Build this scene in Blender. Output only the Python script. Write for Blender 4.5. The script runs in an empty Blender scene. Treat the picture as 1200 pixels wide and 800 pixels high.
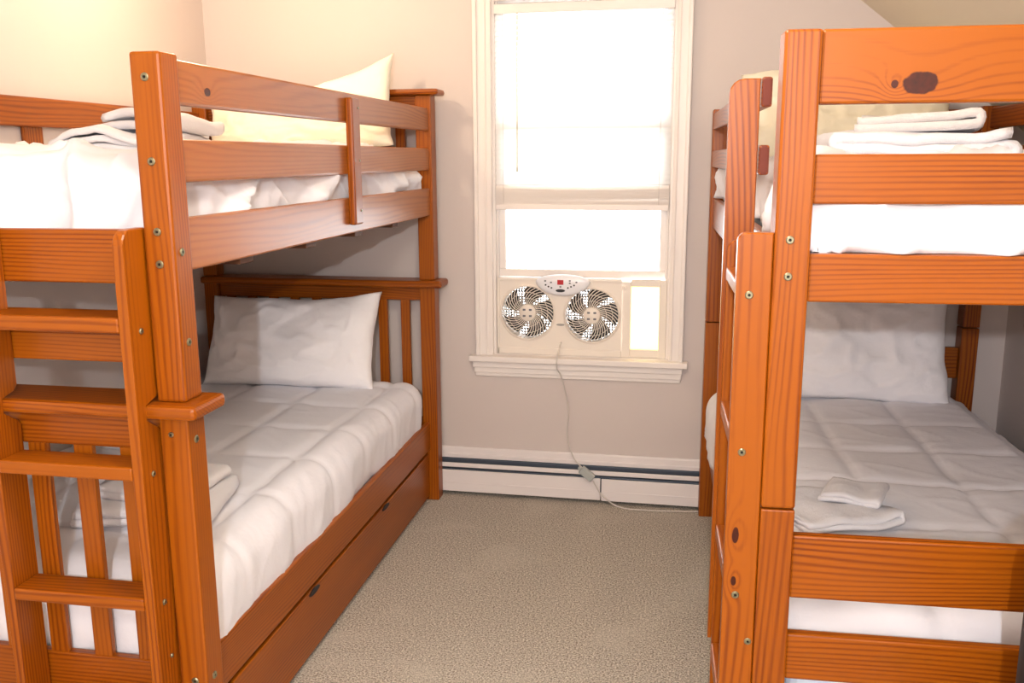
import bpy, bmesh, math, random
from mathutils import Vector, Matrix, noise
PI = math.pi
scene = bpy.context.scene
COL = scene.collection
random.seed(7)

# ------------------------------------------------------------------ camera
def make_camera():
    f = 1066.67; yaw = .1904; pitch = -.1985; roll = -.005
    cy, sy, cp, sp = math.cos(yaw), math.sin(yaw), math.cos(pitch), math.sin(pitch)
    fw = Vector((-sy*cp, cy*cp, sp)); r = Vector((cy, sy, 0)); u = r.cross(fw)
    c, s = math.cos(roll), math.sin(roll)
    r2 = c*r + s*u; u2 = -s*r + c*u
    M = Matrix((r2, u2, -fw)).transposed().to_4x4()
    M.translation = Vector((0, 0, 1.4748))
    cam = bpy.data.cameras.new('camera'); o = bpy.data.objects.new('camera', cam); COL.objects.link(o)
    o.matrix_world = M
    cam.sensor_fit = 'HORIZONTAL'; cam.sensor_width = 36; cam.lens = 36*f/1200
    cam.clip_start = .05
    scene.camera = o
make_camera()

# ------------------------------------------------------------------ world, lights, exposure
W = bpy.data.worlds.new('world'); scene.world = W; W.use_nodes = True
bg = W.node_tree.nodes['Background']; bg.inputs[0].default_value = (.93, .97, 1, 1); bg.inputs[1].default_value = 10.0
scene.view_settings.view_transform = 'Standard'; scene.view_settings.look = 'None'
scene.view_settings.exposure = 0.0; scene.view_settings.gamma = 1.0
scene.view_settings.use_curve_mapping = False

def point_light(name, loc, energy, color, size):
    l = bpy.data.lights.new(name, 'POINT'); l.energy = energy; l.color = color; l.shadow_soft_size = size
    o = bpy.data.objects.new(name, l); COL.objects.link(o); o.location = loc; return o
FLASH = point_light('camera_flash_light', (0, -.7, 1.725), 142, (.93, .96, 1), .02)
LAMP1 = point_light('ceiling_or_fill_light', (-1.5, 2.95, 2.25), 17, (1, .77, .53), .035)
FILL_LAMP = point_light('ceiling_or_fill_light', (-.2, 1.35, 2.17), 35, (1, .89, .78), .12)  # added fill to lift the room's ambient light, no known fixture

# ------------------------------------------------------------------ materials
def lin(c):
    return tuple(((x/255)/12.92 if x/255 <= .04045 else ((x/255+.055)/1.055)**2.4) for x in c) + (1,)
class NT:
    def __init__(s, name):
        s.m = bpy.data.materials.new(name); s.m.use_nodes = True
        s.t = s.m.node_tree; s.n = s.t.nodes; s.b = s.n['Principled BSDF']
    def node(s, typ, **k):
        n = s.n.new(typ)
        for a, v in k.items(): setattr(n, a, v)
        return n
    def link(s, a, b): s.t.links.new(a, b)
    def math(s, op, a, b=None, c=None):
        n = s.node('ShaderNodeMath', operation=op)
        for i, v in enumerate((a, b, c)):
            if v is None: continue
            if isinstance(v, (int, float)): n.inputs[i].default_value = v
            else: s.link(v, n.inputs[i])
        return n.outputs[0]
    def noise(s, vec, scale, detail=2, rough=.5, dist=0):
        n = s.node('ShaderNodeTexNoise'); n.inputs['Scale'].default_value = scale
        n.inputs['Detail'].default_value = detail; n.inputs['Roughness'].default_value = rough
        n.inputs['Distortion'].default_value = dist
        if vec is not None: s.link(vec, n.inputs['Vector'])
        return n.outputs['Fac']
    def mapping(s, vec, scale):
        n = s.node('ShaderNodeMapping'); n.inputs['Scale'].default_value = scale; s.link(vec, n.inputs['Vector']); return n.outputs[0]
    def ramp(s, fac, stops):
        n = s.node('ShaderNodeValToRGB'); e = n.color_ramp.elements
        while len(e) < len(stops): e.new(.5)
        for x, (p, c) in zip(e, stops): x.position = p; x.color = c
        s.link(fac, n.inputs[0]); return n.outputs[0]
    def mix(s, fac, a, b, blend='MIX'):
        n = s.node('ShaderNodeMix', data_type='RGBA', blend_type=blend)
        if isinstance(fac, (int, float)): n.inputs[0].default_value = fac
        else: s.link(fac, n.inputs[0])
        for i, v in ((6, a), (7, b)):
            if isinstance(v, tuple): n.inputs[i].default_value = v
            else: s.link(v, n.inputs[i])
        return n.outputs[2]
    def bump(s, h, strength, dist):
        n = s.node('ShaderNodeBump'); n.inputs['Strength'].default_value = strength; n.inputs['Distance'].default_value = dist
        s.link(h, n.inputs['Height']); s.link(n.outputs[0], s.b.inputs['Normal'])
    def set(s, **k):
        for a, v in k.items(): s.b.inputs[a.replace('_', ' ')].default_value = v

def wood(name, axis, base=(214, 112, 38), dark=(150, 58, 10), knots=(), freq=190, wob=7, seed=0):
    """varnished pine with the grain running along the object's own axis; knots = (a, b, radius, elongation) on the face"""
    t = NT(name)
    tc = t.node('ShaderNodeTexCoord').outputs['Object']
    oi = t.node('ShaderNodeObjectInfo').outputs['Random']
    off = t.node('ShaderNodeCombineXYZ')
    for i in range(3): t.link(t.math('MULTIPLY', oi, 13.7+7.1*i), off.inputs[i])
    add = t.node('ShaderNodeVectorMath', operation='ADD'); t.link(tc, add.inputs[0]); t.link(off.outputs[0], add.inputs[1])
    sc = [1, 1, 1]; sc[axis] = .13
    v = t.mapping(add.outputs[0], sc)
    n1 = t.noise(v, 7.0, 1.5, .45)
    sep = t.node('ShaderNodeSeparateXYZ'); t.link(tc, sep.inputs[0])
    others = [i for i in range(3) if i != axis]
    ph = t.math('ADD', t.math('MULTIPLY', sep.outputs[others[0]], freq*.8), t.math('MULTIPLY', sep.outputs[others[1]], freq))
    ph = t.math('ADD', ph, t.math('MULTIPLY', n1, wob*2.4))
    kmask = None
    for (ax_a, a, ax_b, b, r, el) in knots:
        da = t.math('DIVIDE', t.math('SUBTRACT', sep.outputs[ax_a], a), r*el)
        db = t.math('DIVIDE', t.math('SUBTRACT', sep.outputs[ax_b], b), r)
        d2 = t.math('ADD', t.math('MULTIPLY', da, da), t.math('MULTIPLY', db, db))
        g = t.math('POWER', 2.718, t.math('MULTIPLY', d2, -.11))
        ph = t.math('ADD', ph, t.math('MULTIPLY', g, 4.5))
        wobn = t.math('MULTIPLY', t.noise(tc, 60, 2), .8)
        km = t.math('MINIMUM', t.math('MULTIPLY', t.math('SUBTRACT', 1.12, t.math('ADD', d2, t.math('SUBTRACT', wobn, .4))), 4.0), 1.0)
        km = t.math('MAXIMUM', km, 0.0)
        kmask = km if kmask is None else t.math('MAXIMUM', kmask, km)
    s = t.math('MULTIPLY_ADD', t.math('SINE', t.math('MULTIPLY', ph, 2*PI*.5)), .5, .5)
    s = t.math('POWER', s, 2.0)
    broad0 = t.noise(v, 11, 1, .5)
    sc2 = [1, 1, 1]; sc2[axis] = .03
    v2 = t.mapping(add.outputs[0], sc2)
    fine = t.noise(v2, 260, 2, .6)
    broad = t.noise(v, 3.2, 2, .5)
    fac = t.math('ADD', t.math('MULTIPLY', s, t.math('MULTIPLY_ADD', broad0, 1.5, -.28)), t.math('MULTIPLY', t.math('SUBTRACT', fine, .5), .55))
    fac = t.math('ADD', fac, t.math('MULTIPLY', t.math('SUBTRACT', broad, .5), 1.0))
    col = t.ramp(fac, [(0.0, lin(base)), (.45, lin(tuple(.6*b_+.4*d_ for b_, d_ in zip(base, dark)))), (1.0, lin(dark))])
    if kmask is not None:
        col = t.mix(kmask, col, t.mix(t.noise(tc, 90, 2), lin((26, 6, 2)), lin((84, 26, 8))))
    t.link(col, t.b.inputs['Base Color'])
    t.set(Roughness=.36, Coat_Weight=.08, Coat_Roughness=.15)
    t.b.inputs['Specular IOR Level'].default_value = .30
    t.bump(fac, .08, .001)
    return t.m
WB, WD = (158, 82, 7), (98, 36, 2)
WOOD = [wood('pine_grain_x', 0, WB, WD), wood('pine_grain_y', 1, WB, WD), wood('pine_grain_z', 2, WB, WD)]
WOOD_BIGKNOT = wood('pine_big_knot', 0, WB, WD, knots=((0, -.2875, 2, -.029, .019, 1.5), (0, -.329, 2, -.031, .007, .9)), freq=110)
WOOD_KNOT = wood('pine_small_knot', 1, (164, 95, 38), (122, 60, 18), knots=((1, -.815, 2, -.012, .009, 1.5),), freq=120)  # base paled for window sheen on the aisle face
WOOD_SHEEN = wood('pine_window_sheen_y', 1, (166, 97, 40), (136, 70, 24), freq=130)  # pine with the window's sheen on the aisle-facing rails put into its colour
WOOD_CATH = wood('pine_cathedral_z', 2, WB, WD, knots=((2, .09, 0, -.012, .0065, 2.6), (2, -.005, 0, -.012, .005, 2.0)), freq=110, wob=7)

def cloth(name, col, bump=.35, scale=38, rough=.85, fine=900):
    t = NT(name); t.set(Base_Color=lin(col), Roughness=rough)
    t.b.inputs['Specular IOR Level'].default_value = .15
    t.b.inputs['Sheen Weight'].default_value = .1
    tc = t.node('ShaderNodeTexCoord').outputs['Object']
    h = t.math('ADD', t.noise(tc, scale, 3, .55, .6), t.math('MULTIPLY', t.noise(tc, fine, 1), .08))
    t.bump(h, bump, .012)
    return t.m
COMF = cloth('white_comforter', (234, 232, 238), .12, 30)
PILLOW = cloth('white_pillowcase', (248, 245, 247), .22, 22)
CREAM = cloth('cream_pillowcase', (253, 247, 226), .20, 22)
MATTRESS = cloth('pale_blue_mattress', (205, 216, 232), .15, 60)
def towel_mat():
    t = NT('white_terry'); t.set(Base_Color=lin((228, 226, 230)), Roughness=.95)
    t.b.inputs['Specular IOR Level'].default_value = .05
    tc = t.node('ShaderNodeTexCoord').outputs['Object']
    h = t.math('ADD', t.noise(tc, 350, 2, .7), t.math('MULTIPLY', t.noise(tc, 40, 2), 1.2)); t.bump(h, .5, .006)
    return t.m
TERRY = towel_mat()

def paint(name, col, rough=.6, bump=.06, scale=120, var=.03):
    t = NT(name); tc = t.node('ShaderNodeTexCoord').outputs['Object']
    c = lin(col); d = tuple(x*(1-var*2) for x in c[:3]) + (1,)
    t.link(t.mix(t.noise(tc, 2.5, 3), d, c), t.b.inputs['Base Color']); t.set(Roughness=rough)
    t.bump(t.noise(tc, scale, 2), bump, .002)
    return t.m
WALL = paint('wall_paint', (214, 202, 196))
CEIL = paint('ceiling_paint', (226, 214, 192))
TRIM = paint('white_trim_paint', (240, 232, 226), .4, .02, 60, .01)
HEAT = paint('heater_enamel', (236, 228, 226), .35, .01, 60, .01)
def simple(name, col, rough=.5, metal=0, **k):
    t = NT(name); t.set(Base_Color=lin(col), Roughness=rough, Metallic=metal)
    tc = t.node('ShaderNodeTexCoord').outputs['Object']; t.bump(t.noise(tc, 80, 2), .03, .001)
    for a, v in k.items(): t.b.inputs[a.replace('_', ' ')].default_value = v
    return t.m
PLASTIC = simple('fan_plastic', (236, 226, 214), .38)
PLASTIC_W = simple('control_panel_plastic', (238, 238, 242), .3)
DARK = simple('dark_metal', (34, 32, 34), .5)
GAP = simple('heater_inside', (84, 92, 104), .5, .6)
STEEL = simple('bolt_steel', (150, 146, 120), .32, .9)
STEEL_D = simple('bolt_socket', (40, 36, 30), .6, .5)
CORD = simple('cord_vinyl', (214, 206, 198), .5)
PLUG = simple('plug_grey', (176, 180, 176), .45)
BLACK = simple('black_nylon', (8, 9, 11), .6)
UNDER = simple('bunk_support_board', (96, 58, 34), .7)
BUTTON = simple('grey_button', (110, 110, 116), .5)
WALNUT = simple('end_grain', (104, 46, 34), .8)
def emis(name, col, strength):
    t = NT(name); t.set(Base_Color=lin(col), Roughness=.5); t.b.inputs['Emission Color'].default_value = lin(col)
    t.b.inputs['Emission Strength'].default_value = strength; return t.m
LED = emis('red_display', (150, 18, 24), .5)
BULB = emis('warm_bulb_glass', (255, 220, 170), 3)
def translucent(name, col, w=.5):
    t = NT(name); t.set(Base_Color=lin(col), Roughness=.5)
    tr = t.node('ShaderNodeBsdfTranslucent'); tr.inputs[0].default_value = lin(col)
    mx = t.node('ShaderNodeMixShader'); mx.inputs[0].default_value = w
    t.link(t.b.outputs[0], mx.inputs[1]); t.link(tr.outputs[0], mx.inputs[2])
    t.link(mx.outputs[0], t.n['Material Output'].inputs['Surface']); return t.m
SLAT = translucent('blind_vinyl', (244, 242, 240), .45)
PANEL = translucent('fan_extender_film', (250, 238, 196), .6)
def glass():
    t = NT('window_glass')
    tr = t.node('ShaderNodeBsdfTransparent'); gl = t.node('ShaderNodeBsdfGlossy'); gl.inputs['Roughness'].default_value = .02
    fr = t.node('ShaderNodeFresnel'); mx = t.node('ShaderNodeMixShader')
    tr.inputs[0].default_value = (.95, .97, .97, 1)
    t.link(fr.outputs[0], mx.inputs[0]); t.link(tr.outputs[0], mx.inputs[1]); t.link(gl.outputs[0], mx.inputs[2])
    t.link(mx.outputs[0], t.n['Material Output'].inputs['Surface']); return t.m
GLASS = glass()
def carpet():
    t = NT('beige_carpet'); tc = t.node('ShaderNodeTexCoord').outputs['Object']
    tuft = t.noise(tc, 170, 2, .8); mid = t.noise(tc, 45, 2, .6); big = t.noise(tc, 2.6, 2.5, .5, .5)
    tf = t.ramp(tuft, [(.36, (0, 0, 0, 1)), (.64, (1, 1, 1, 1))])
    col = t.mix(tf, lin((122, 108, 94)), lin((255, 246, 232)))
    col = t.mix(t.math('MULTIPLY', mid, .35), col, lin((196, 182, 164)))
    patch = t.ramp(big, [(.56, (0, 0, 0, 1)), (.66, (1, 1, 1, 1))])
    col = t.mix(t.math('MULTIPLY', patch, .35), col, lin((222, 212, 198)))
    t.link(col, t.b.inputs['Base Color']); t.set(Roughness=1.0)
    t.b.inputs['Specular IOR Level'].default_value = .05
    t.bump(t.math('ADD', tuft, t.math('MULTIPLY', mid, .7)), .9, .012)
    return t.m
CARPET = carpet()

# ------------------------------------------------------------------ object helpers
def link(name, me, mat, parent=None, smooth=False):
    o = bpy.data.objects.new(name, me); COL.objects.link(o)
    if mat: me.materials.append(mat)
    if parent: o.parent = parent
    if smooth:
        for p in me.polygons: p.use_smooth = True
    return o
def fin(name, bm, mat, parent=None, smooth=False):
    bmesh.ops.recalc_face_normals(bm, faces=bm.faces)
    me = bpy.data.meshes.new(name); bm.to_mesh(me); bm.free()
    return link(name, me, mat, parent, smooth)
def add_box(bm, x, y, z, bev=0, seg=2):
    r = bmesh.ops.create_cube(bm, size=1)
    for v in r['verts']:
        v.co = Vector(((x[0]+x[1])/2+v.co.x*(x[1]-x[0]), (y[0]+y[1])/2+v.co.y*(y[1]-y[0]), (z[0]+z[1])/2+v.co.z*(z[1]-z[0])))
    if bev:
        es = list({e for v in r['verts'] for e in v.link_edges})
        bmesh.ops.bevel(bm, geom=es, offset=bev, segments=seg, affect='EDGES', profile=.5)
def srt(a): return (min(a), max(a))
def board(name, x, y, z, mat, parent=None, bev=.004, seg=2):
    """box with its origin at its own centre"""
    x, y, z = srt(x), srt(y), srt(z)
    c = Vector(((x[0]+x[1])/2, (y[0]+y[1])/2, (z[0]+z[1])/2))
    bm = bmesh.new()
    add_box(bm, (x[0]-c.x, x[1]-c.x), (y[0]-c.y, y[1]-c.y), (z[0]-c.z, z[1]-c.z), bev, seg)
    o = fin(name, bm, mat, parent); o.location = c; return o
def prism(name, pts, axis, a, b, mat, parent=None, bev=.0025):
    """polygon pts in the two other axes (in axis order), extruded from a to b along axis; origin at its centre"""
    bm = bmesh.new(); oth = [i for i in range(3) if i != axis]
    cc = [0, 0, 0]; cc[axis] = (a+b)/2
    for k in range(2): cc[oth[k]] = (min(p[k] for p in pts)+max(p[k] for p in pts))/2
    rings = []
    for t in (a, b):
        ring = []
        for p in pts:
            co = [0, 0, 0]; co[axis] = t-cc[axis]; co[oth[0]] = p[0]-cc[oth[0]]; co[oth[1]] = p[1]-cc[oth[1]]
            ring.append(bm.verts.new(co))
        rings.append(ring)
    n = len(pts)
    bm.faces.new(rings[0]); bm.faces.new(rings[1][::-1])
    for i in range(n): bm.faces.new((rings[0][i], rings[1][i], rings[1][(i+1) % n], rings[0][(i+1) % n]))
    if bev:
        es = [e for e in bm.edges if (e.verts[0] in rings[0]) == (e.verts[1] in rings[0])]
        bmesh.ops.bevel(bm, geom=es, offset=bev, segments=1, affect='EDGES')
    o = fin(name, bm, mat, parent); o.location = cc; return o
def lathe(bm, prof, axis='y', n=24, center=(0, 0, 0)):
    """prof: list of (radius, height along axis)"""
    rings = []
    for (r, h) in prof:
        ring = []
        for i in range(n):
            a = 2*PI*i/n; u, v = r*math.cos(a), r*math.sin(a)
            co = (u, h, v) if axis == 'y' else ((h, u, v) if axis == 'x' else (u, v, h))
            ring.append(bm.verts.new(Vector(co)+Vector(center)))
        rings.append(ring)
    for A, B in zip(rings, rings[1:]):
        for i in range(n): bm.faces.new((A[i], B[i], B[(i+1) % n], A[(i+1) % n]))
    if prof[0][0] > 1e-6: bm.faces.new(rings[0][::-1])
    if prof[-1][0] > 1e-6: bm.faces.new(rings[-1])
    return rings
def tube(bm, pts, r, n=8):
    prev = None; m = len(pts); pts = [Vector(p) for p in pts]
    for i, p in enumerate(pts):
        d = (pts[min(i+1, m-1)]-pts[max(i-1, 0)]).normalized()
        up = Vector((0, 1, 0)) if abs(d.y) < .9 else Vector((1, 0, 0))
        a = d.cross(up).normalized(); b = d.cross(a)
        ring = [bm.verts.new(p+r*(math.cos(2*PI*k/n)*a+math.sin(2*PI*k/n)*b)) for k in range(n)]
        if prev:
            for k in range(n): bm.faces.new((prev[k], ring[k], ring[(k+1) % n], prev[(k+1) % n]))
        else: bm.faces.new(ring)
        prev = ring
    bm.faces.new(prev[::-1])
def spline(pts, k=8):
    P = [Vector(p) for p in pts]; P = [P[0]]+P+[P[-1]]; out = []
    for i in range(1, len(P)-2):
        for j in range(k):
            t = j/k; a, b, c, d = P[i-1:i+3]
            out.append(.5*((2*b)+(c-a)*t+(2*a-5*b+4*c-d)*t*t+(3*b-a-3*c+d)*t**3))
    out.append(P[-2]); return out
def empty(name, loc=(0, 0, 0), rz=0, rot=None):
    o = bpy.data.objects.new(name, None); COL.objects.link(o); o.location = loc
    o.rotation_euler = rot if rot else (0, 0, rz); o.empty_display_size = .1; return o
def tag(o, label, cat, group=None):
    o['label'] = label; o['category'] = cat
    if group: o['group'] = group
    return o
def struct(o): o['kind'] = 'structure'; return o

# ------------------------------------------------------------------ the room
YB = 3.805; XL = -2.085; YF = -1.2
WX0, WX1, WZ0, WZ1 = -.815, -.062, .632, 2.12     # window opening
def mbox(name, boxes, mat, parent=None, bev=0):
    bm = bmesh.new()
    for b in boxes: add_box(bm, *b, bev)
    return fin(name, bm, mat, parent)
struct(mbox('floor', [((XL-.3, 2.2), (YF-.2, YB+.2), (-.1, 0))], CARPET))
T = .14
bm = bmesh.new()
add_box(bm, (XL-.1, WX0), (YB, YB+T), (0, 2.5)); add_box(bm, (WX1, 1.9), (YB, YB+T), (0, 2.5))
add_box(bm, (WX0, WX1), (YB, YB+T), (0, WZ0-.03)); add_box(bm, (WX0, WX1), (YB, YB+T), (WZ1, 2.5))
struct(fin('wall_back', bm, WALL))
struct(mbox('wall_left', [((XL-.1, XL), (YF-.1, YB), (0, 2.5))], WALL))
struct(mbox('wall_front', [((XL-.1, 2.1), (YF-.1, YF), (0, 2.5))], WALL))
KN = .055                                            # the knee wall is slightly out of square
def rx(y): return 1.238+(YB-y)*KN
KZ = 1.555; SL = .80
struct(prism('wall_right', [(rx(YB+.1), YB+.1), (rx(YB+.1)+.12, YB+.1), (rx(YF)+.12, YF), (rx(YF), YF)], 2, 0, KZ+.02, WALL, bev=0))
# sloped ceiling under the roof
CZ = 2.42
def slope_pts(y): return (rx(y)+.05, KZ-.04), (rx(y)-(CZ-KZ)/SL, CZ)
bm = bmesh.new(); vs = []
for y in (YB+.1, YF):
    for (x, z) in slope_pts(y): vs.append(bm.verts.new((x, y, z)))
    for (x, z) in reversed(slope_pts(y)): vs.append(bm.verts.new((x+.08, y, z+.08)))
for q in ((0, 1, 2, 3), (7, 6, 5, 4), (0, 4, 5, 1), (1, 5, 6, 2), (2, 6, 7, 3), (3, 7, 4, 0)): bm.faces.new([vs[i] for i in q])
sl = fin('ceiling_sloped', bm, CEIL); struct(sl)
struct(mbox('ceiling', [((XL-.1, 2.0), (YF-.1, YB+.1), (CZ, CZ+.1))], CEIL))

# ------------------------------------------------------------------ window
win = empty('window_1', (0, YB, 0)); struct(win)
def casing_profile(name, pts_rect, par):
    bm = bmesh.new()
    for b in pts_rect: add_box(bm, *b, .004)
    return fin(name, bm, TRIM, par)
cx0, cx1 = -.889, -.003
casing_profile('casing', [((cx0, WX0+.002), (-.018, 0), (WZ0, 2.20)), ((cx0, cx0+.018), (-.028, 0), (WZ0, 2.20)), ((cx0+.045, cx0+.055), (-.022, 0), (WZ0, 2.2))], win)
casing_profile('casing', [((WX1-.002, cx1), (-.018, 0), (WZ0, 2.20)), ((cx1-.018, cx1), (-.028, 0), (WZ0, 2.20)), ((cx1-.055, cx1-.045), (-.022, 0), (WZ0, 2.2))], win)
casing_profile('casing', [((cx0, cx1), (-.020, 0), (2.13, 2.21))], win)
casing_profile('sill', [((-.915, .018), (-.055, .0), (.612, .637)), ((WX0, WX1), (0, T), (.60, .640))], win)
casing_profile('apron', [((-.903, -.003), (-.032, 0), (.582, .612)), ((-.899, -.006), (-.022, 0), (.556, .584)), ((-.895, -.010), (-.014, 0), (.540, .558))], win)
casing_profile('jamb', [((WX0-.001, WX0+.014), (0, T), (.64, WZ1)), ((WX1-.014, WX1+.001), (0, T), (.64, WZ1)), ((WX0, WX1), (0, T), (WZ1-.02, WZ1)),
    ((WX0+.014, WX0+.024), (.012, .03), (.64, WZ1)), ((WX1-.024, WX1-.014), (.012, .03), (.64, WZ1))], win)
# lower sash, raised on the fan
sx0, sx1 = WX0+.016, WX1-.016
casing_profile('lower_sash', [((sx0, sx1), (.034, .066), (.975, 1.008)), ((sx0, sx0+.034), (.035, .065), (1.008, 1.58)), ((sx1-.034, sx1), (.035, .065), (1.008, 1.58)), ((sx0, sx1), (.034, .066), (1.58, 1.62))], win)
mbox('pane', [((sx0+.03, sx1-.03), (.048, .052), (1.0, 1.59))], GLASS, win)
casing_profile('upper_sash', [((sx0, sx1), (.074, .104), (1.34, 1.38)), ((sx0, sx0+.034), (.075, .103), (1.38, 2.06)), ((sx1-.034, sx1), (.075, .103), (1.38, 2.06)), ((sx0, sx1), (.074, .104), (2.06, 2.1))], win)
mbox('pane', [((sx0+.03, sx1-.03), (.086, .09), (1.37, 2.07))], GLASS, win)

# window blind
bl = tag(empty('window_blind', (0, YB, 1.3)), 'white mini blind lowered over the upper half of the window', 'blind')
def blp(name, boxes, mat, bev=0):
    bm = bmesh.new()
    for (x, y, z) in boxes: add_box(bm, x, y, (z[0]-1.3, z[1]-1.3), bev)
    return fin(name, bm, mat, bl)
bx0, bx1 = WX0+.016, WX1-.014
blp('head_rail', [((bx0-.001, bx1+.001), (-.012, .02), (2.048, 2.085))], TRIM, .002)
bm = bmesh.new()
def slat(z, tilt, dx0=0, dx1=0, z1=None, sag=0):
    z1 = z if z1 is None else z1
    n = 10; rows = []
    for i in range(n+1):
        u = i/n; x = bx0+dx0+(bx1-bx0-dx0-dx1)*u; zz = z+(z1-z)*u-sag*math.sin(PI*u)
        row = []
        for k in range(5):
            w = (k/4-.5)*.025
            row.append(bm.verts.new((x, .004+w*math.cos(tilt), zz-1.3+w*math.sin(tilt)+.002*(1-(w/.0125)**2))))
        rows.append(row)
    for A, B in zip(rows, rows[1:]):
        for k in range(4): bm.faces.new((A[k], B[k], B[k+1], A[k+1]))
z = 2.035
while z > 1.375: slat(z, math.radians(58)); z -= .0205
fin('slats', bm, SLAT, bl, True)
bm = bmesh.new()
for i in range(15): slat(1.290+i*.0050, .75+random.uniform(-.12, .12), 0, .003, 1.288+i*(.0038+.0011*(i > 5)), .002+.0004*i)
fin('stacked_slats', bm, TRIM, bl, True)
blp('bottom_rail', [((bx0, bx1-.003), (-.012, .014), (1.262, 1.286))], TRIM, .003)
bm = bmesh.new(); tube(bm, [(-.703, -.015, 2.05-1.3), (-.705, -.016, 1.428-1.3)], .0028, 8)
lathe(bm, [(.0, 1.42-1.3), (.004, 1.42-1.3), (.004, 1.437-1.3), (0, 1.437-1.3)], 'z', 8, (-.705, -.016, 0)); fin('wand', bm, simple('wand_plastic', (206, 202, 180), .3), bl)
for x in (-.765, -.12):
    bm = bmesh.new(); tube(bm, [(x, -.0105, 2.05-1.3), (x, -.0105, 1.28-1.3)], .0009, 4)
    fin('ladder_cord', bm, CORD, bl)

# ------------------------------------------------------------------ twin window fan
FX, FZ = -.795, .66
fan = tag(empty('window_fan', (0, YB, .64)), 'white twin window fan with two round grilles and extender panel under the raised sash', 'fan')
def fp(name, bm, mat, smooth=False, par=None):
    for v in bm.verts: v.co.z -= .64
    return fin(name, bm, mat, par or fan, smooth)
CA, CB, RF = (-.665, .824), (-.388, .818), .112
def plate_hole(bm, x0, x1, z0, z1, c, r, y0, y1, n=48):
    """plate cell with a round hole; square outline sampled by angle"""
    def sq(a):
        dx, dz = math.cos(a), math.sin(a); t = 1e9
        if dx > 1e-9: t = min(t, (x1-c[0])/dx)
        if dx < -1e-9: t = min(t, (x0-c[0])/dx)
        if dz > 1e-9: t = min(t, (z1-c[1])/dz)
        if dz < -1e-9: t = min(t, (z0-c[1])/dz)
        return c[0]+dx*t, c[1]+dz*t
    angs = sorted([2*PI*i/n for i in range(n)]+[math.atan2(zc-c[1], xc-c[0]) % (2*PI) for xc in (x0, x1) for zc in (z0, z1)])
    R = []
    for a in angs:
        o = sq(a); R.append([bm.verts.new((o[0], y0, o[1])), bm.verts.new((c[0]+(r+.012)*math.cos(a), y0, c[1]+(r+.012)*math.sin(a))),
            bm.verts.new((c[0]+(r+.004)*math.cos(a), y0-.006, c[1]+(r+.004)*math.sin(a))), bm.verts.new((c[0]+r*math.cos(a), y0-.002, c[1]+r*math.sin(a))),
            bm.verts.new((c[0]+r*math.cos(a), y1, c[1]+r*math.sin(a)))])
    m = len(R)
    for i in range(m):
        A, B = R[i], R[(i+1) % m]
        for k in range(4): bm.faces.new((A[k], B[k], B[k+1], A[k+1]))
fy0, fy1 = .004, .075
bm = bmesh.new()
xm = -.5265
plate_hole(bm, FX, xm, .668, .962, CA, RF, fy0, fy1); plate_hole(bm, xm, -.262, .668, .962, CB, RF, fy0, fy1)
add_box(bm, (FX-.002, -.262), (fy0-.004, fy1), (.6405, .670), .003); add_box(bm, (FX-.002, -.262), (fy0-.003, fy1), (.960, .972), .003)
add_box(bm, (FX-.004, FX+.008), (fy0-.004, fy1), (.6405, .972), .003)
fp('housing', bm, PLASTIC)
bm = bmesh.new(); add_box(bm, (-.2635, -.225), (fy0+.002, fy0+.02), (.6405, .965), .002); add_box(bm, (-.225, -.098), (fy0+.006, fy0+.022), (.6405, .676), .002)
add_box(bm, (-.225, -.098), (fy0+.006, fy0+.022), (.945, .975), .002); add_box(bm, (-.107, -.0765), (fy0, fy0+.0075), (.6405, .974), .002)
add_box(bm, (-.262, -.245), (fy0-.002, fy0+.004), (.93, .948), .002)
fp('extender_frame', bm, PLASTIC)
bm = bmesh.new(); add_box(bm, (-.226, -.105), (fy0+.012, fy0+.015), (.67, .95)); fp('extender_panel', bm, PANEL)
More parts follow.
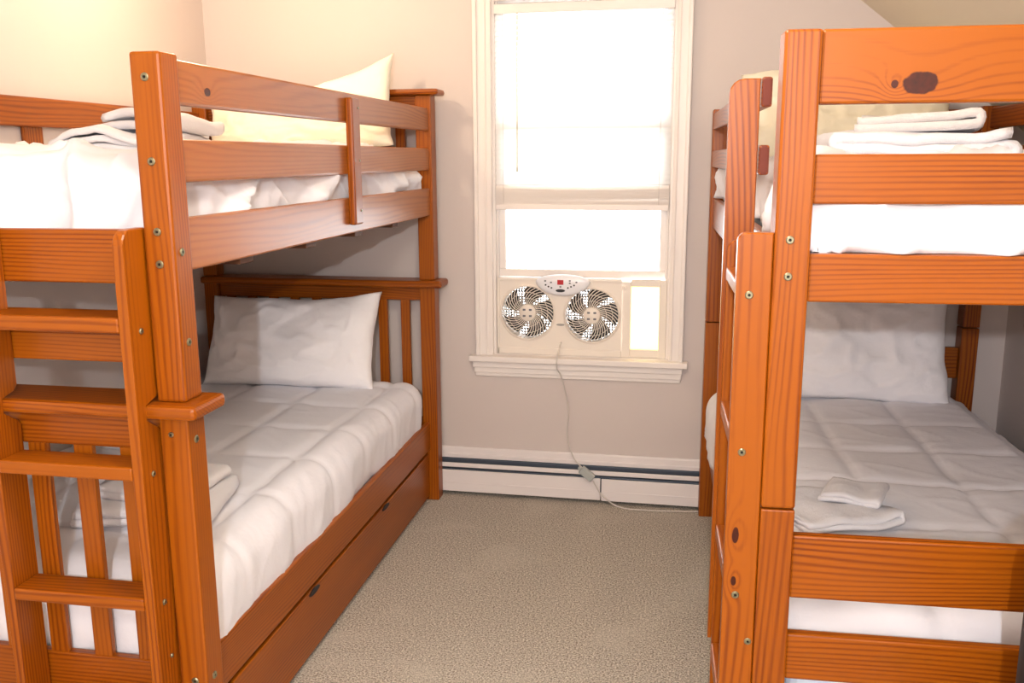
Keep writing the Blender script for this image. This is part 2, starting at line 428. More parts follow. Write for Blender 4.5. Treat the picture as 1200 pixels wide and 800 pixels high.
for c in (CA, CB):
    bm = bmesh.new()
    lathe(bm, [(.0, -.010), (.030, -.010), (.036, -.006), (.036, .006), (0, .006)], 'y', 32, (c[0], fy0, c[1]))
    for k in range(40):                                  # swept grille bars
        a0 = 2*PI*k/40; P = []
        for j in range(9):
            t = j/8; r = .034+(RF-.034)*t; a = a0-.62*t**1.3
            P.append((c[0]+r*math.cos(a), fy0-.006*math.sin(PI*t*.9)-.001, c[1]+r*math.sin(a)))
        tube(bm, P, .0021, 5)
    for r in (.062, .088):
        tube(bm, [(c[0]+r*math.cos(2*PI*i/36), fy0+.001, c[1]+r*math.sin(2*PI*i/36)) for i in range(37)], .0012, 4)
    g = fp('grille', bm, PLASTIC, True)
    bm = bmesh.new()
    for a in (PI/4, 3*PI/4, 5*PI/4, 7*PI/4):
        add_box(bm, (c[0]+.019*math.cos(a)-.006, c[0]+.019*math.cos(a)+.006), (fy0-.0125, fy0-.009), (c[1]+.019*math.sin(a)-.004, c[1]+.019*math.sin(a)+.004), .001)
    fp('hub_slot', bm, BUTTON)
    bm = bmesh.new(); lathe(bm, [(0, .026), (.036, .026), (.036, .055), (0, .055)], 'y', 24, (c[0], 0, c[1]))
    for k in range(5):
        a0 = 2*PI*k/5+.3; rows = []
        for j in range(7):
            r = .034+.0755*j/6; row = []
            for q in range(7):
                a = a0+(q/6-.5)*(1.02-.02*j)-.05*j
                row.append(bm.verts.new((c[0]+r*math.cos(a), .040+.014*(q/6-.5)*2, c[1]+r*math.sin(a))))
            rows.append(row)
        for A, B in zip(rows, rows[1:]):
            for q in range(6): bm.faces.new((A[q], B[q], B[q+1], A[q+1]))
    fp('impeller', bm, DARK, True)
    bm = bmesh.new()                                     # rear guard: a close mesh of wires
    for k in range(-9, 10):
        o_ = k*.0118; l_ = math.sqrt(max(0, RF**2-o_**2))
        tube(bm, [(c[0]+o_, .068, c[1]-l_), (c[0]+o_, .068, c[1]+l_)], .0030, 4); tube(bm, [(c[0]-l_, .068, c[1]+o_), (c[0]+l_, .068, c[1]+o_)], .0030, 4)
    fp('rear_guard', bm, DARK, False)
# control panel
bm = bmesh.new(); pc = (-.512, .948); N = 40; rings = []
for (s, y) in ((1.0, fy0+.0), (1.0, fy0-.012), (.93, fy0-.020), (.80, fy0-.024), (.0, fy0-.026)):
    ring = []
    for i in range(N):
        a = 2*PI*i/N; sx = .116*math.cos(a); sz = (.044 if math.sin(a) < 0 else .032)*math.sin(a)
        if math.sin(a) < 0: sz = -.062*(abs(math.sin(a))**1.25)*.95
        ring.append(bm.verts.new((pc[0]+sx*s, y, pc[1]+.012+sz*s)))
    rings.append(ring)
for A, B in zip(rings, rings[1:]):
    for i in range(N): bm.faces.new((A[i], B[i], B[(i+1) % N], A[(i+1) % N]))
bmesh.ops.remove_doubles(bm, verts=bm.verts, dist=1e-5)
cpn = fp('control_panel', bm, PLASTIC_W, True)
def disc(name, x, z, rx_, rz_, mat, y=fy0-.0262, d=.0016, par=None):
    bm = bmesh.new(); lathe(bm, [(0, -d), (1, -d), (1, d), (0, d)], 'y', 20)
    for v in bm.verts: v.co = Vector((x+v.co.x*rx_, y+v.co.y, z+v.co.z*rz_))
    return fp(name, bm, mat, False, par)
bm = bmesh.new(); add_box(bm, (-.533, -.507), (fy0-.0285, fy0-.022), (.951, .971), .001); fp('display', bm, LED, False, cpn)
for (x, z) in ((-.585, .966), (-.560, .960), (-.480, .968), (-.480, .958), (-.452, .962), (-.52, .942)): disc('button', x, z, .0045, .0035, BUTTON, fy0-.0245, .002, cpn)
for (x, z) in ((-.583, .949), (-.571, .942), (-.558, .937), (-.488, .938), (-.475, .943), (-.462, .949)): disc('indicator', x, z, .0038, .0034, DARK, fy0-.024, .003, cpn)
disc('badge', -.520, .9255, .020, .0065, DARK, fy0-.0255, .0015, cpn)
disc('badge', -.522, .775, .018, .005, simple('silver_badge', (170, 166, 160), .3, .6), fy0-.001)
# cord with its grey adapter, down the wall to the carpet
bm = bmesh.new()
tube(bm, spline([(-.519, .0, .70), (-.524, -.066, .655), (-.527, -.068, .60), (-.51, -.040, .55), (-.480, -.034, .41), (-.486, -.034, .30), (-.455, -.045, .20), (-.40, -.082, .155),
    (-.365, -.080, .11), (-.325, -.085, .05), (-.25, -.10, .008), (-.14, -.112, .006), (.0, -.10, .006), (.12, -.085, .006), (.35, -.075, .006)], 8), .0028, 8)
fp('power_cord', bm, CORD, True)
bm = bmesh.new(); add_box(bm, (-.033, .033), (-.012, .012), (-.018, .018), .004); add_box(bm, (-.046, -.03), (-.006, .006), (-.007, .007), .002)
ad = fin('adapter_box', bm, PLUG, fan); ad.location = (-.392, -.082, .142-.64); ad.rotation_euler = (0, math.radians(38), 0)

# ------------------------------------------------------------------ baseboard heater
ht = tag(empty('baseboard_heater', (-.4, YB, 0)), 'long white baseboard heater along the wall under the window', 'heater')
def hp(name, boxes, mat, bev=.002):
    bm = bmesh.new()
    for (x, y, z) in boxes: add_box(bm, (x[0]+.4, x[1]+.4), y, z, bev)
    return fin(name, bm, mat, ht)
HX0, HX1 = -2.0, 1.2
hp('back_plate', [((HX0, HX1), (-.014, -.001), (.015, .205)), ((HX0, HX1), (-.020, -.001), (.160, .178)), ((HX0, HX1), (-.012, -.001), (.2, .209))], HEAT)
hp('element_and_slot_shade', [((HX0, HX1), (-.052, -.012), (.05, .12)), ((HX0, HX1), (-.042, -.012), (.12, .128)), ((HX0, HX1), (-.024, -.013), (.12, .159))], GAP)  # the last, thin strip is dark to stand in for shade inside the slot
hp('damper', [((HX0, HX1), (-.056, -.047), (.128, .147))], HEAT)
hp('front_panel', [((HX0, -.336), (-.064, -.055), (.018, .116)), ((HX0, -.336), (-.066, -.060), (.058, .061))], HEAT)
hp('front_panel', [((-.331, HX1), (-.064, -.055), (.016, .114)), ((-.331, HX1), (-.066, -.060), (.056, .059))], HEAT)

# ------------------------------------------------------------------ bunk beds
def bolt(par_obj, loc, normal, r=.0085):
    """loc in bed coordinates; the bolt is a child of the part"""
    bm = bmesh.new(); ax = 'y' if normal[1] else 'x'; sg = normal[1] or normal[0]
    lathe(bm, [(r, 0), (r, .0015*sg), (r*.8, .003*sg), (r*.42, .003*sg), (r*.38, .001*sg), (0, .001*sg)], ax, 16)
    o = fin('bolt', bm, STEEL, par_obj, False); o.location = Vector(loc)-par_obj.location
    bm = bmesh.new(); lathe(bm, [(r*.40, .0005*sg), (r*.36, .0018*sg), (0, .0018*sg)], ax, 6)
    d = fin('bolt', bm, STEEL_D, None); me = d.data; bpy.data.objects.remove(d)
    # join the socket into the bolt mesh
    b2 = bmesh.new(); b2.from_mesh(o.data); nf = len(b2.faces); b2.from_mesh(me); b2.faces.ensure_lookup_table()
    for f in list(b2.faces)[nf:]: f.material_index = 1
    b2.to_mesh(o.data); b2.free(); o.data.materials.append(STEEL_D)
    return o

LY = 1.98; PW = .066; PD = .070
def bunk(name, loc, rz, s, label):
    """s = +1: the bed runs to the right of its aisle post, -1: to the left"""
    root = tag(empty(name, loc, rz), label, 'bunk bed')
    X = lambda a, b: srt((s*a, s*b))
    return root, X

# ---- left bed
LB, X = bunk('bunk_bed', (-1.0214, 1.6837, 0), .0076, -1, 'honey pine twin bunk bed on the left with capped rails, slatted footboard and end ladder')
WL = 1.052
B = lambda name, x, y, z, ax, mat=None, bev=.004: board(name, X(*x), y, z, mat or WOOD[ax], LB, bev)
# posts: tall upper post on the near end, capped headboard at the wall
pu = B('post', (0, PW), (0, PD), (.975, 1.684), 2, bev=.006)
pl = B('post', (0, PW), (0, PD), (0, .945), 2, bev=.004)
B('post', (WL-PW, WL), (0, PD), (.975, 1.684), 2, bev=.006); B('post', (WL-PW, WL), (0, PD), (0, .945), 2)
for x in ((0, PW), (WL-PW, WL)):
    B('post', x, (LY, LY+PD), (.975, 1.727), 2); B('post', x, (LY, LY+PD), (0, .945), 2)
for z in (1.635, 1.472, 1.332, 1.266): bolt(pu, (-.034, 0, z), (0, -1, 0))
for z in (1.289, 1.100): bolt(pu, (0, .029, z), (1, 0, 0))
bolt(pl, (-.040, 0, .904), (0, -1, 0), .006); bolt(pl, (0, .029, .888), (1, 0, 0)); bolt(pl, (0, .03, .33), (1, 0, 0)); bolt(pl, (-.03, 0, .33), (0, -1, 0))
# foot end, upper bed
B('end_rail', (PW, WL-PW), (.016, .040), (1.222, 1.335), 0); B('end_rail', (PW, WL-PW), (.016, .040), (1.053, 1.163), 0)
# foot end, lower bed
def cap(y0, y1, z0, z1, x0=-.038, x1=WL-.004):
    return B('cap_rail', (x0, x1), (y0, y1), (z0, z1), 0, bev=.009)
cap(-.036, .100, .945, .975)
B('end_rail', (PW, WL-PW), (.018, .042), (.862, .945), 0); B('end_rail', (PW, WL-PW), (.018, .042), (.20, .356), 0)
k = 0; x = .1575
while x < WL-PW-.04:
    B('slat', (x-.0225, x+.0225), (.022, .037), (.352, .866), 2, bev=.002); x += .1125
# head end, lower and upper
cap(LY-.035, LY+PD+.018, .945, .975)
B('end_rail', (PW, WL-PW), (LY+.02, LY+.044), (.885, .945), 0); B('end_rail', (PW, WL-PW), (LY+.02, LY+.044), (.25, .37), 0)
cap(LY-.030, LY+PD+.016, 1.727, 1.750)
B('end_rail', (PW, WL-PW), (LY+.02, LY+.044), (1.635, 1.727), 0); B('end_rail', (PW, WL-PW), (LY+.02, LY+.044), (1.24, 1.37), 0)
x = .139
while x < WL-PW-.03:
    B('slat', (x-.02, x+.02), (LY+.024, LY+.040), (.365, .888), 2, bev=.002)
    B('slat', (x-.02, x+.02), (LY+.024, LY+.040), (1.365, 1.64), 2, bev=.002); x += .1
# rails along the aisle
RI = (.012, .034)
gr = B('guard_rail', RI, (PD*.6, LY+.012), (1.585, 1.676), 1, WOOD_KNOT, .007)
B('guard_rail', RI, (PD*.6, LY+.012), (1.428, 1.517), 1, WOOD_SHEEN, .007)
B('side_rail', RI, (PD*.6, LY+.012), (1.244, 1.356), 1, WOOD_SHEEN, .005)
st = B('guard_stile', (-.012, .012), (1.035, 1.105), (1.272, 1.660), 2, bev=.006)
for z in (1.63, 1.47, 1.315):
    bolt(st, (.012, 1.085, z), (1, 0, 0), .004)
B('side_rail', (.034, .056), (PD*.6, LY+.012), (.232, .356), 1, bev=.006)
tr = B('trundle_drawer_front', (.040, .060), (PD+.01, LY-.006), (.022, .214), 1, bev=.003)
for y in (.69, 1.37):
    bm = bmesh.new(); lathe(bm, [(0, -.002), (1, -.002), (1, .004), (0, .004)], 'x', 20)
    for v in bm.verts: v.co = Vector((v.co.x, v.co.y*.038, v.co.z*.008))
    h = fin('finger_slot', bm, DARK, tr); h.location = Vector((-.040, y, .206))-tr.location
B('trundle_box', (.06, WL-.08), (PD+.02, LY-.02), (.03, .20), 1, UNDER)
# wall side
for z in ((1.580, 1.672), (1.430, 1.517), (1.244, 1.356)): B('guard_rail' if z[0] > 1.4 else 'side_rail', (WL-.034, WL-.012), (PD*.6, LY+.012), z, 1, bev=.006)
B('side_rail', (WL-.034, WL-.012), (PD*.6, LY+.012), (.232, .356), 1)
B('guard_stile', (WL-.012, WL+.002), (.93, 1.02), (1.35, 1.66), 2)
B('mattress_support', (.036, WL-.036), (.045, LY), (1.246, 1.262), 0, UNDER, .002)
B('mattress_support', (.058, WL-.036), (.045, LY), (.24, .256), 0, UNDER, .002)
for y in (.35, .75, 1.15, 1.55):
    B('support_slat', (.036, WL-.036), (y, y+.07), (1.226, 1.246), 0, UNDER, .002)
# ladder hooked over the foot end
def lad_prof(top, y0, y1, notch=True):
    p = [(y0, 0), (y0, top-.03)]
    for i in range(5): a = PI/2*i/4; p.append((y0+.03-.03*math.cos(a), top-.03+.03*math.sin(a)))
    p += [(y1, top)]
    if notch: p += [(y1, .996), (y1-.010, .984), (-.038, .978), (-.038, .942), (y1-.010, .920), (y1, .905)]
    p += [(y1, 0)]
    return p
for (a, b) in ((-.093, -.070), (-.430, -.407)):
    r_ = prism('ladder_rail', lad_prof(1.340, -.068, .014), 0, a, b, WOOD[2], LB)
    if a > -.2:
        for z in (1.132, .826, .533): bolt(r_, (-.070, -.03, z), (1, 0, 0), .0068)
        bolt(r_, (-.070, -.02, .40), (1, 0, 0), .005)
for (z0, z1) in ((1.132, 1.165), (.820, .850), (.527, .556), (.235, .265)):
    board('ladder_tread', (-.407, -.093), (-.070, .010), (z0, z1), WOOD[0], LB, .005)
LEFT = LB

# ---- right bed
RB, X = bunk('bunk_bed', (.1542, 1.697, 0), .0358, 1, 'pine bunk bed on the right with a large dark knot in its top end board')
B = lambda name, x, y, z, ax, mat=None, bev=.004: board(name, X(*x), y, z, mat or WOOD[ax], RB, bev)
PR = .063; WR = 1.032
pu = B('post', (0, PR), (0, PD), (.820, 1.690), 2, bev=.005); pl = B('post', (0, PR), (0, PD), (0, .817), 2, bev=.003)
B('post', (WR-PR, WR), (0, PD), (.820, 1.655), 2); B('post', (WR-PR, WR), (0, PD), (0, .817), 2)
for x in ((0, PR), (WR-PR, WR)):
    B('post', x, (LY, LY+PD), (.828, 1.655), 2); B('post', x, (LY, LY+PD), (0, .824), 2)
for z in (1.329, 1.263): bolt(pu, (.0265, 0, z), (0, -1, 0), .0075)
EY = (.008, .032)
B('end_rail', (PR, WR-PR), EY, (1.564, 1.690), 0, WOOD_BIGKNOT, .005)
B('end_rail', (PR, WR-PR), EY, (1.392, 1.479), 0); B('end_rail', (PR, WR-PR), EY, (1.216, 1.3035), 0)
B('end_rail', (PR, WR-PR), EY, (.635, .764), 0); B('end_rail', (PR, WR-PR), EY, (.462, .5585), 0)
for z in ((1.530, 1.645), (1.375, 1.455), (1.20, 1.29), (.622, .744), (.43, .53), (.10, .2)): B('end_rail', (PR, WR-PR), (LY+.02, LY+.044), z, 0)
GY = (.345, LY+.012)
for z in ((1.578, 1.640), (1.437, 1.500)):
    g = B('guard_rail', (.002, .024), GY, (z[0], z[1]), 1, bev=.005)
    g.data.materials.append(WALNUT)                      # darker end grain
    for p in g.data.polygons:
        if abs(p.normal.y) > .9: p.material_index = 1
for z in ((1.575, 1.65), (1.437, 1.51)): B('guard_rail', (WR-.034, WR-.012), (PD*.6, LY+.012), z, 1, bev=.005)
B('side_rail', (.012, .034), (PD*.6, LY+.012), (1.205, 1.318), 1, bev=.005); B('side_rail', (WR-.034, WR-.012), (PD*.6, LY+.012), (1.205, 1.318), 1)
B('side_rail', (.034, .056), (PD*.6, LY+.012), (.232, .360), 1, bev=.005); B('side_rail', (WR-.034, WR-.012), (PD*.6, LY+.012), (.232, .360), 1)
B('mattress_support', (.036, WR-.036), (.045, LY), (1.212, 1.228), 0, UNDER, .002)
B('mattress_support', (.058, WR-.036), (.045, LY), (.245, .260), 0, UNDER, .002)
for y in (.35, .75, 1.15, 1.55): B('support_slat', (.036, WR-.036), (y, y+.07), (1.192, 1.212), 0, UNDER, .002)
def rl_prof(top, x0, x1, z0=0, rr=.02):
    p = [(x0, z0), (x0, top-rr)]
    for i in range(5): a = PI/2*i/4; p.append((x0+rr-rr*math.cos(a), top-rr+rr*math.sin(a)))
    return p+[(x1, top), (x1, z0)]
r_ = prism('ladder_rail', rl_prof(1.341, -.064, -.001, rr=.014), 1, .003, .027, WOOD_CATH, RB)
for z in (1.228, .928, .637): bolt(r_, (-.040, .003, z), (0, -1, 0), .0075)
bolt(r_, (-.012, .003, .54), (0, -1, 0), .007)
prism('ladder_rail', rl_prof(1.30, -.056, -.001), 1, .325, .345, WOOD[2], RB)
st = prism('ladder_stile', rl_prof(1.637, -.064, -.0005, .352, .03), 1, .345, .369, WOOD[2], RB)
for z in (1.214, .914, .622, .325): board('ladder_tread', (-.058, -.006), (.027, .325), (z, z+.028), WOOD[1], RB, .004)

# ------------------------------------------------------------------ bedding
def fbm(p, o=3): return noise.fractal(p, 1.0, 2.0, o)
def comforter(name, parent_bed, x0, x1, y0, y1, z, r, drops, label, seed, q=.30, puff=.017, wr=.010, cell=.013, pq=(0, 0), loose=0):
    """x0..x1, y0..y1 in bed coordinates: outer faces; drops = (x0 side, x1 side, y0 side, y1 side) lengths below the top"""
    xi0, xi1, yi0, yi1 = x0+r, x1-r, y0+r, y1-r
    L = [max(0, d-r)+r*PI/2 for d in drops]
    nx = int((xi1-xi0+L[0]+L[1])/cell); ny = int((yi1-yi0+L[2]+L[3])/cell)
    S = []
    for j in range(ny+1):
        row = []
        for i in range(nx+1):
            u = xi0-L[0]+(xi1-xi0+L[0]+L[1])*i/nx; v = yi0-L[2]+(yi1-yi0+L[2]+L[3])*j/ny
            ox = u-xi0 if u < xi0 else (u-xi1 if u > xi1 else 0); oy = v-yi0 if v < yi0 else (v-yi1 if v > yi1 else 0)
            cu = min(max(u, xi0), xi1); cv = min(max(v, yi0), yi1)
            d = math.hypot(ox, oy)
            dm = max(L[0] if ox < 0 else (L[1] if ox > 0 else 0), L[2] if oy < 0 else (L[3] if oy > 0 else 0))
            if d > dm and d > 0: d = dm
            if d > 0: nxx, nyy = ox/math.hypot(ox, oy), oy/math.hypot(ox, oy)
            else: nxx = nyy = 0
            if d < r*PI/2: h = r*math.sin(d/r); dn = r*(1-math.cos(d/r)); ang = d/r
            else: h = r; dn = r+(d-r*PI/2); ang = PI/2
            P = Vector((cu+nxx*h, cv+nyy*h, z-dn)); N = Vector((nxx*math.sin(ang), nyy*math.sin(ang), math.cos(ang)))
            # quilted squares: raised pads between stitch lines, gathered near them
            fu, fv = abs(math.sin(PI*(u-pq[0])/q)), abs(math.sin(PI*(v-pq[1])/(q*1.1)))
            pad = min(1, fu*3.2)**.5*min(1, fv*3.2)**.5*(.72+.28*(fu*fv)**.4)
            hgt = puff*(pad-.75)*(1-.55*min(1, ang/(PI/2)))
            s3 = Vector((u*2.6, v*2.6, seed*3.1))
            hgt += .012*fbm(s3, 2)
            w = noise.noise(Vector((u*9+2*noise.noise(s3), v*9, seed*5.7)))
            hgt += wr*(1-abs(w)*2.2)*.35*(.15+.85*(1-pad))
            rg = noise.noise(Vector((u*5+v*7, v*4-u*2, seed*1.3+4)))
            hgt += wr*.35*max(0, 1-abs(rg)*9)
            side = min(1, ang/(PI/2))
            if loose:
                w3 = noise.noise(Vector((u*3.2+v*2.2, (v-u)*1.1, seed*4.4+dn*2))); w4 = noise.noise(Vector((u*6-v*5, (u+v)*2, seed*2.9+dn*3)))
                hgt += loose*(max(0, 1-abs(w3)*4.5)**1.5-.25)+loose*.5*max(0, 1-abs(w4)*5)
            al = v if abs(nxx) > abs(nyy) else u
            fold = noise.noise(Vector((al*11, dn*2.0, seed*2.2)))
            hgt += side*.009*fold*min(1, dn/.08)
            P += N*hgt
            P.z = max(P.z, z-max(drops)-.004)
            row.append(P)
        S.append(row)
    ox_, oy_ = (x0+x1)/2, (y0+y1)/2
    bm = bmesh.new(); G = [[bm.verts.new(p-Vector((ox_, oy_, z-.1))) for p in row] for row in S]
    for j in range(ny):
        for i in range(nx): bm.faces.new((G[j][i], G[j][i+1], G[j+1][i+1], G[j+1][i]))
    me = bpy.data.meshes.new(name); bm.to_mesh(me); bm.free()
    o = link(name, me, COMF, None, True)
    so = o.modifiers.new('thick', 'SOLIDIFY'); so.thickness = .012; so.offset = -1
    C, S_ = math.cos(parent_bed.rotation_euler.z), math.sin(parent_bed.rotation_euler.z)
    o.location = Vector((parent_bed.location.x+ox_*C-oy_*S_, parent_bed.location.y+ox_*S_+oy_*C, z-.1)); o.rotation_euler.z = parent_bed.rotation_euler.z
    tag(o, label, 'comforter', 'white quilted comforters on the bunks')
    return o
def place(o, bed, lx, ly, z, rz=0):
    C, S_ = math.cos(bed.rotation_euler.z), math.sin(bed.rotation_euler.z)
    o.location = Vector((bed.location.x+lx*C-ly*S_, bed.location.y+lx*S_+ly*C, z)); o.rotation_euler.z = bed.rotation_euler.z+rz
def mattress(bed, x0, x1, y0, y1, z0, z1, label):
    bm = bmesh.new(); hx, hy, h = (x1-x0)/2, (y1-y0)/2, z1-z0
    add_box(bm, (-hx, hx), (-hy, hy), (0, h), .035, 4)
    for zz in (.012, h-.012):
        tube(bm, [(sx*(hx+.001), sy*(hy+.001), zz) for sx, sy in ((-.96, -1), (.96, -1), (1, -.97), (1, .97), (.96, 1), (-.96, 1), (-1, .97), (-1, -.97), (-.96, -1))], .005, 6)
    o = fin('mattress', bm, MATTRESS, None, False); place(o, bed, (x0+x1)/2, (y0+y1)/2, z0)
    tag(o, label, 'mattress', 'mattresses under the comforters')
mattress(LEFT, -1.005, -.080, .075, 1.95, .262, .475, 'thin mattress on the lower left bunk beneath its comforter')
mattress(LEFT, -1.005, -.075, .09, 1.95, 1.266, 1.42, 'thin mattress on the upper left bunk beneath its comforter')
mattress(RB, .075, .975, .055, 1.95, .262, .50, 'pale mattress on the lower right bunk behind the bottom end boards')
mattress(RB, .065, .975, .065, 1.95, 1.230, 1.39, 'thin mattress on the upper right bunk beneath its comforter')
comforter('comforter', LEFT, -1.012, -.046, .056, 1.965, .548, .085, (.15, .203, .21, .16), 'white quilted comforter on the lower left bunk, draped to the side rail above the trundle', 1, q=.28, pq=(-.17, .90))
comforter('comforter', LEFT, -1.010, -.054, .060, 1.960, 1.490, .085, (.12, .150, .175, .12), 'white comforter on the upper left bunk, bulging behind the aisle guard rails', 2, q=.42, puff=.010, wr=.014, loose=.032)
comforter('comforter', RB, .012, .985, .044, 1.96, .575, .095, (.20, .16, .125, .16), 'white quilted comforter on the lower right bunk with stitched squares', 3, q=.28, pq=(.09, .87))
comforter('comforter', RB, .042, .990, .044, 1.965, 1.455, .085, (.13, .12, .15, .12), 'white comforter on the upper right bunk behind the knotty end boards', 4, q=.42, puff=.010, wr=.014, loose=.032)

def pillow(bed, w, h, t, lx, ly, z, lean, roll, yaw, label, seed, warp=0, crease=.008, mat=None):
    """front faces -y before leaning; origin at the middle of its lower edge"""
    n, m = 64, 44; bm = bmesh.new()
    def P(u, v, s):
        e = (1-abs(u)**4.0)*(1-abs(v)**4.0); e = max(e, 0)**.5
        pinch = 1-.055*(1-abs(v)**2)*abs(u)**3
        pv = 1-.05*(1-abs(u)**2)*abs(v)**3
        x = u*w/2*pinch; zz = h/2*(1+v*pv)
        q = Vector((u*1.7, v*1.5, seed*3.3+s)); f = fbm(q, 3)
        w1 = noise.noise(Vector((u*3.2+v*1.6, v*2.2-u*1.1, seed*7.7+s*2)))
        w2 = noise.noise(Vector((u*7-v*3, v*3+u*2, seed*2.7+s)))
        dy = s*(t/2*e*(1+.16*f)+crease*e*(1.2*max(0, 1-abs(w1)*5)-.4)+crease*.5*e*max(0, 1-abs(w2)*6))
        dy += .010*fbm(Vector((u*2, v*2, seed)), 2)
        zz += warp*max(0, u)**2*max(0, v)*h
        x += .008*noise.noise(Vector((v*3, seed, 1)))*abs(u)
        zz += .010*noise.noise(Vector((u*3, seed, 2)))*abs(v)
        return Vector((x, dy, zz))
    rows = {}
    for s in (-1, 1):
        rows[s] = [[None]*(n+1) for _ in range(m+1)]
        for j in range(m+1):
            for i in range(n+1):
                u, v = -1+2*i/n, -1+2*j/m
                u = math.sin(u*PI/2)*.35+u*.65; v = math.sin(v*PI/2)*.35+v*.65
                if s == 1 and (i in (0, n) or j in (0, m)): rows[s][j][i] = rows[-1][j][i]
                else: rows[s][j][i] = bm.verts.new(P(u, v, s))
        for j in range(m):
            for i in range(n):
                q = (rows[s][j][i], rows[s][j][i+1], rows[s][j+1][i+1], rows[s][j+1][i])
                bm.faces.new(q if s == -1 else q[::-1])
    o = fin('pillow', bm, mat or PILLOW, None, True); place(o, bed, lx, ly, z)
    o.rotation_euler = (lean, roll, bed.rotation_euler.z+yaw); o.rotation_mode = 'XYZ'
    tag(o, label, 'pillow', 'pillows propped at the heads of the bunks'); return o
pillow(LEFT, .73, .385, .17, -.575, 1.74, .548, math.radians(-24), math.radians(1), math.radians(4), 'white pillow leaning on the slatted headboard of the lower left bunk', 1, .10)
pillow(LEFT, .80, .27, .15, -.515, 1.84, 1.50, math.radians(-18), math.radians(-4), 0, 'cream pillow on the upper left bunk with a corner rising above the guard rail', 2, .42, mat=CREAM)
pillow(RB, .74, .46, .16, .515, 1.79, .565, math.radians(-18), 0, math.radians(-3), 'white pillow standing against the end boards of the lower right bunk', 3)
pillow(RB, .76, .38, .20, .47, 1.80, 1.455, math.radians(-34), math.radians(2), 0, 'cream pillow on the upper right bunk behind the folded towels', 4, mat=CREAM)

def towel(bed, lx, ly, z, rz, w, d, n, th, label, seed, group='folded white towels left on the bunks', rx_=0, amp=.008):
    """folded towel: one ribbon running back and forth in n layers; w along the folds' direction x, d deep in y"""
    path = []; gap = th*1.04
    for k in range(n):
        zz = gap*(k+.5); rr = gap/2; xa, xb = -w/2+rr+.006*((k*7) % 3), w/2-rr-.006*((k*5) % 3)
        xs = [xa+(xb-xa)*i/14 for i in range(15)]
        if k % 2: xs = xs[::-1]
        path += [(x, zz) for x in xs]
        if k < n-1:
            sg = 1 if k % 2 == 0 else -1; xe = xs[-1]
            for i in range(1, 6): a = -PI/2+PI*i/6; path.append((xe+sg*rr*math.cos(a), zz+rr+rr*math.sin(a)))
    m = 14; bm = bmesh.new(); rings = []
    for i, (x, zz) in enumerate(path):
        a = path[max(i-1, 0)]; b = path[min(i+1, len(path)-1)]; tx, tz = b[0]-a[0], b[1]-a[1]; l = math.hypot(tx, tz) or 1; nx, nz = -tz/l, tx/l
        ring = []
        prof = [(-d/2+d*j/m, .5) for j in range(m+1)]+[(d/2+th*.3, 0)]+[(d/2-d*j/m, -.5) for j in range(m+1)]+[(-d/2-th*.3, 0)]
        lay = int(zz/gap)
        for (yy, sd) in prof:
            yy2 = yy*(1-.02*(lay % 2)); p = Vector((x+nx*th*sd, yy2, zz+nz*th*sd))
            top = zz/(gap*n)
            p.z += amp*fbm(Vector((p.x*7, p.y*7, seed*4.1)), 2)*(.3+1.5*top)+amp*.5*noise.noise(Vector((p.x*16, p.y*16, lay*.7+seed)))*top
            p.x += amp*.9*noise.noise(Vector((p.y*9, lay*1.7, seed))); p.y += amp*.9*noise.noise(Vector((p.x*9, lay*2.3, seed+9)))
            ring.append(bm.verts.new(p))
        rings.append(ring)
    K = len(rings[0])
    for A, C_ in zip(rings, rings[1:]):
        for i in range(K): bm.faces.new((A[i], C_[i], C_[(i+1) % K], A[(i+1) % K]))
    bm.faces.new(rings[0]); bm.faces.new(rings[-1][::-1])
    o = fin('folded_towel', bm, TERRY, None, True); place(o, bed, lx, ly, z, rz); o.rotation_euler.x = rx_
    tag(o, label, 'towel', group); return o
R_ = math.radians
# upper left
towel(LEFT, -.63, .88, 1.500, R_(8), .38, .30, 3, .019, 'lower of two folded white towels on the upper left bunk', 1, amp=.022)
towel(LEFT, -.55, .90, 1.556, R_(-12), .26, .24, 2, .024, 'small folded white towel on top of the pair on the upper left bunk', 2, amp=.02)
# lower left
towel(LEFT, -.36, .42, .556, R_(12), .36, .26, 2, .024, 'lower of two folded white towels on the lower left bunk', 3, amp=.012)
towel(LEFT, -.34, .43, .612, R_(-6), .26, .22, 2, .018, 'upper of two folded white towels on the lower left bunk, seen between slats', 4, amp=.012)
# upper right
towel(RB, .36, .62, 1.455, R_(4), .40, .28, 3, .024, 'bottom folded white towel of the pile on the upper right bunk', 5, amp=.010)
towel(RB, .38, .62, 1.530, R_(-14), .27, .22, 2, .020, 'top folded white towel of the pile on the upper right bunk', 6, amp=.010)
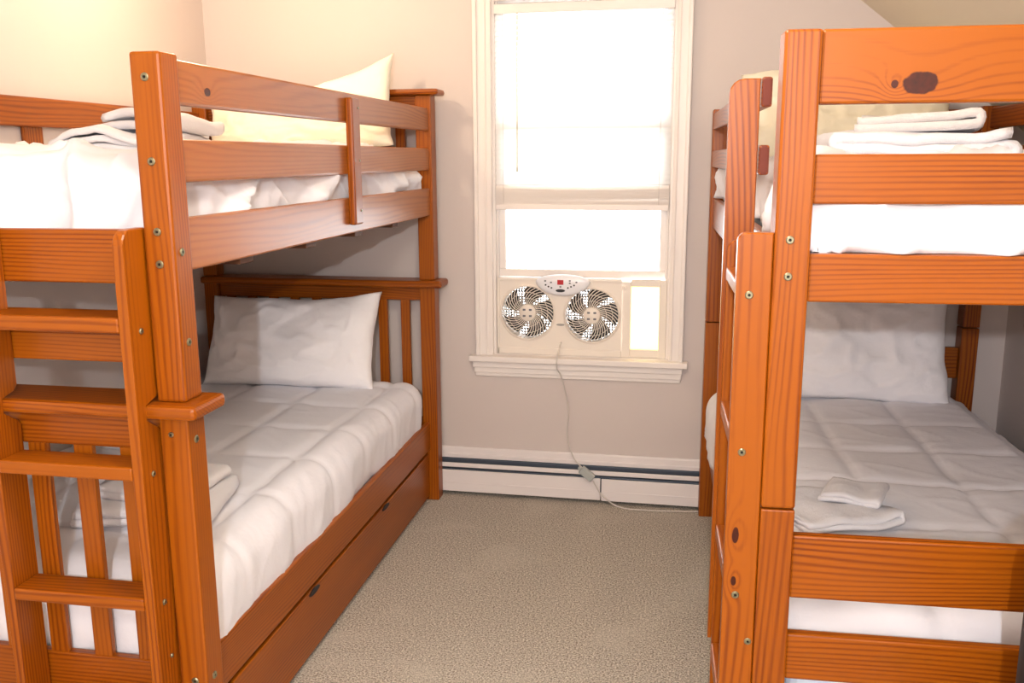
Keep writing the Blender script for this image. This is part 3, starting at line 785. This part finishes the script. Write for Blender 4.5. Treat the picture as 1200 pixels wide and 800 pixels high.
# lower right
towel(RB, .25, .60, .582, R_(20), .27, .22, 2, .014, 'lower folded white towel near the foot of the lower right bunk', 7, amp=.014)
towel(RB, .31, .66, .614, R_(-25), .15, .14, 2, .012, 'small crumpled white washcloth on the towel of the lower right bunk', 8, amp=.016)

# ------------------------------------------------------------------ black bag at the frame's edge
bag = tag(empty('travel_bag', (.86, 1.42, 0)), 'black upright travel bag at the foot of the right bunk bed', 'bag')
bm = bmesh.new(); add_box(bm, (-.31, .31), (-.15, .15), (.03, .93), .11, 6); fin('bag_body', bm, BLACK, bag, True)
bm = bmesh.new(); tube(bm, [(-.315+.0*i, -.06, .15+.03*i) for i in range(21)], .004, 6); fin('zipper', bm, BUTTON, bag, True)
bm = bmesh.new(); tube(bm, spline([(-.09, 0, .92), (-.09, 0, .965), (0, 0, .98), (.09, 0, .965), (.09, 0, .92)], 6), .012, 8); fin('handle', bm, BLACK, bag, True)
for x in (-.22, .22):
    bm = bmesh.new(); lathe(bm, [(0, -.015), (.03, -.015), (.03, .015), (0, .015)], 'x', 18, (x, .08, .03)); fin('wheel', bm, DARK, bag)
    bm = bmesh.new(); lathe(bm, [(0, -.015), (.03, -.015), (.03, .015), (0, .015)], 'x', 18, (x, -.08, .03)); fin('wheel', bm, DARK, bag)

# ------------------------------------------------------------------ ceiling lamp, and the added fill lamp's invented fixture (above the picture)
for (o, lab) in ((LAMP1, 'round ceiling lamp above the left bunk bed'), (FILL_LAMP, 'round fill lamp added to brighten the middle of the room')):
    c = tag(empty('ceiling_or_fill_lamp', (o.location.x, o.location.y, CZ)), lab, 'lamp')
    bm = bmesh.new(); lathe(bm, [(0, 0), (.09, 0), (.09, -.02), (.03, -.035), (.018, -.06), (0, -.06)], 'z', 28); fin('canopy', bm, TRIM, c, True)
    bm = bmesh.new(); lathe(bm, [(0, -.058), (.013, -.06), (.016, -.085), (0, -.087)], 'z', 16); fin('bulb_socket', bm, TRIM, c, True)
    bm = bmesh.new(); lathe(bm, [(0, -.080), (.012, -.084), (.020, -.092), (.022, -.101), (.016, -.109), (0, -.112)], 'z', 20); fin('bulb', bm, BULB, c, True)
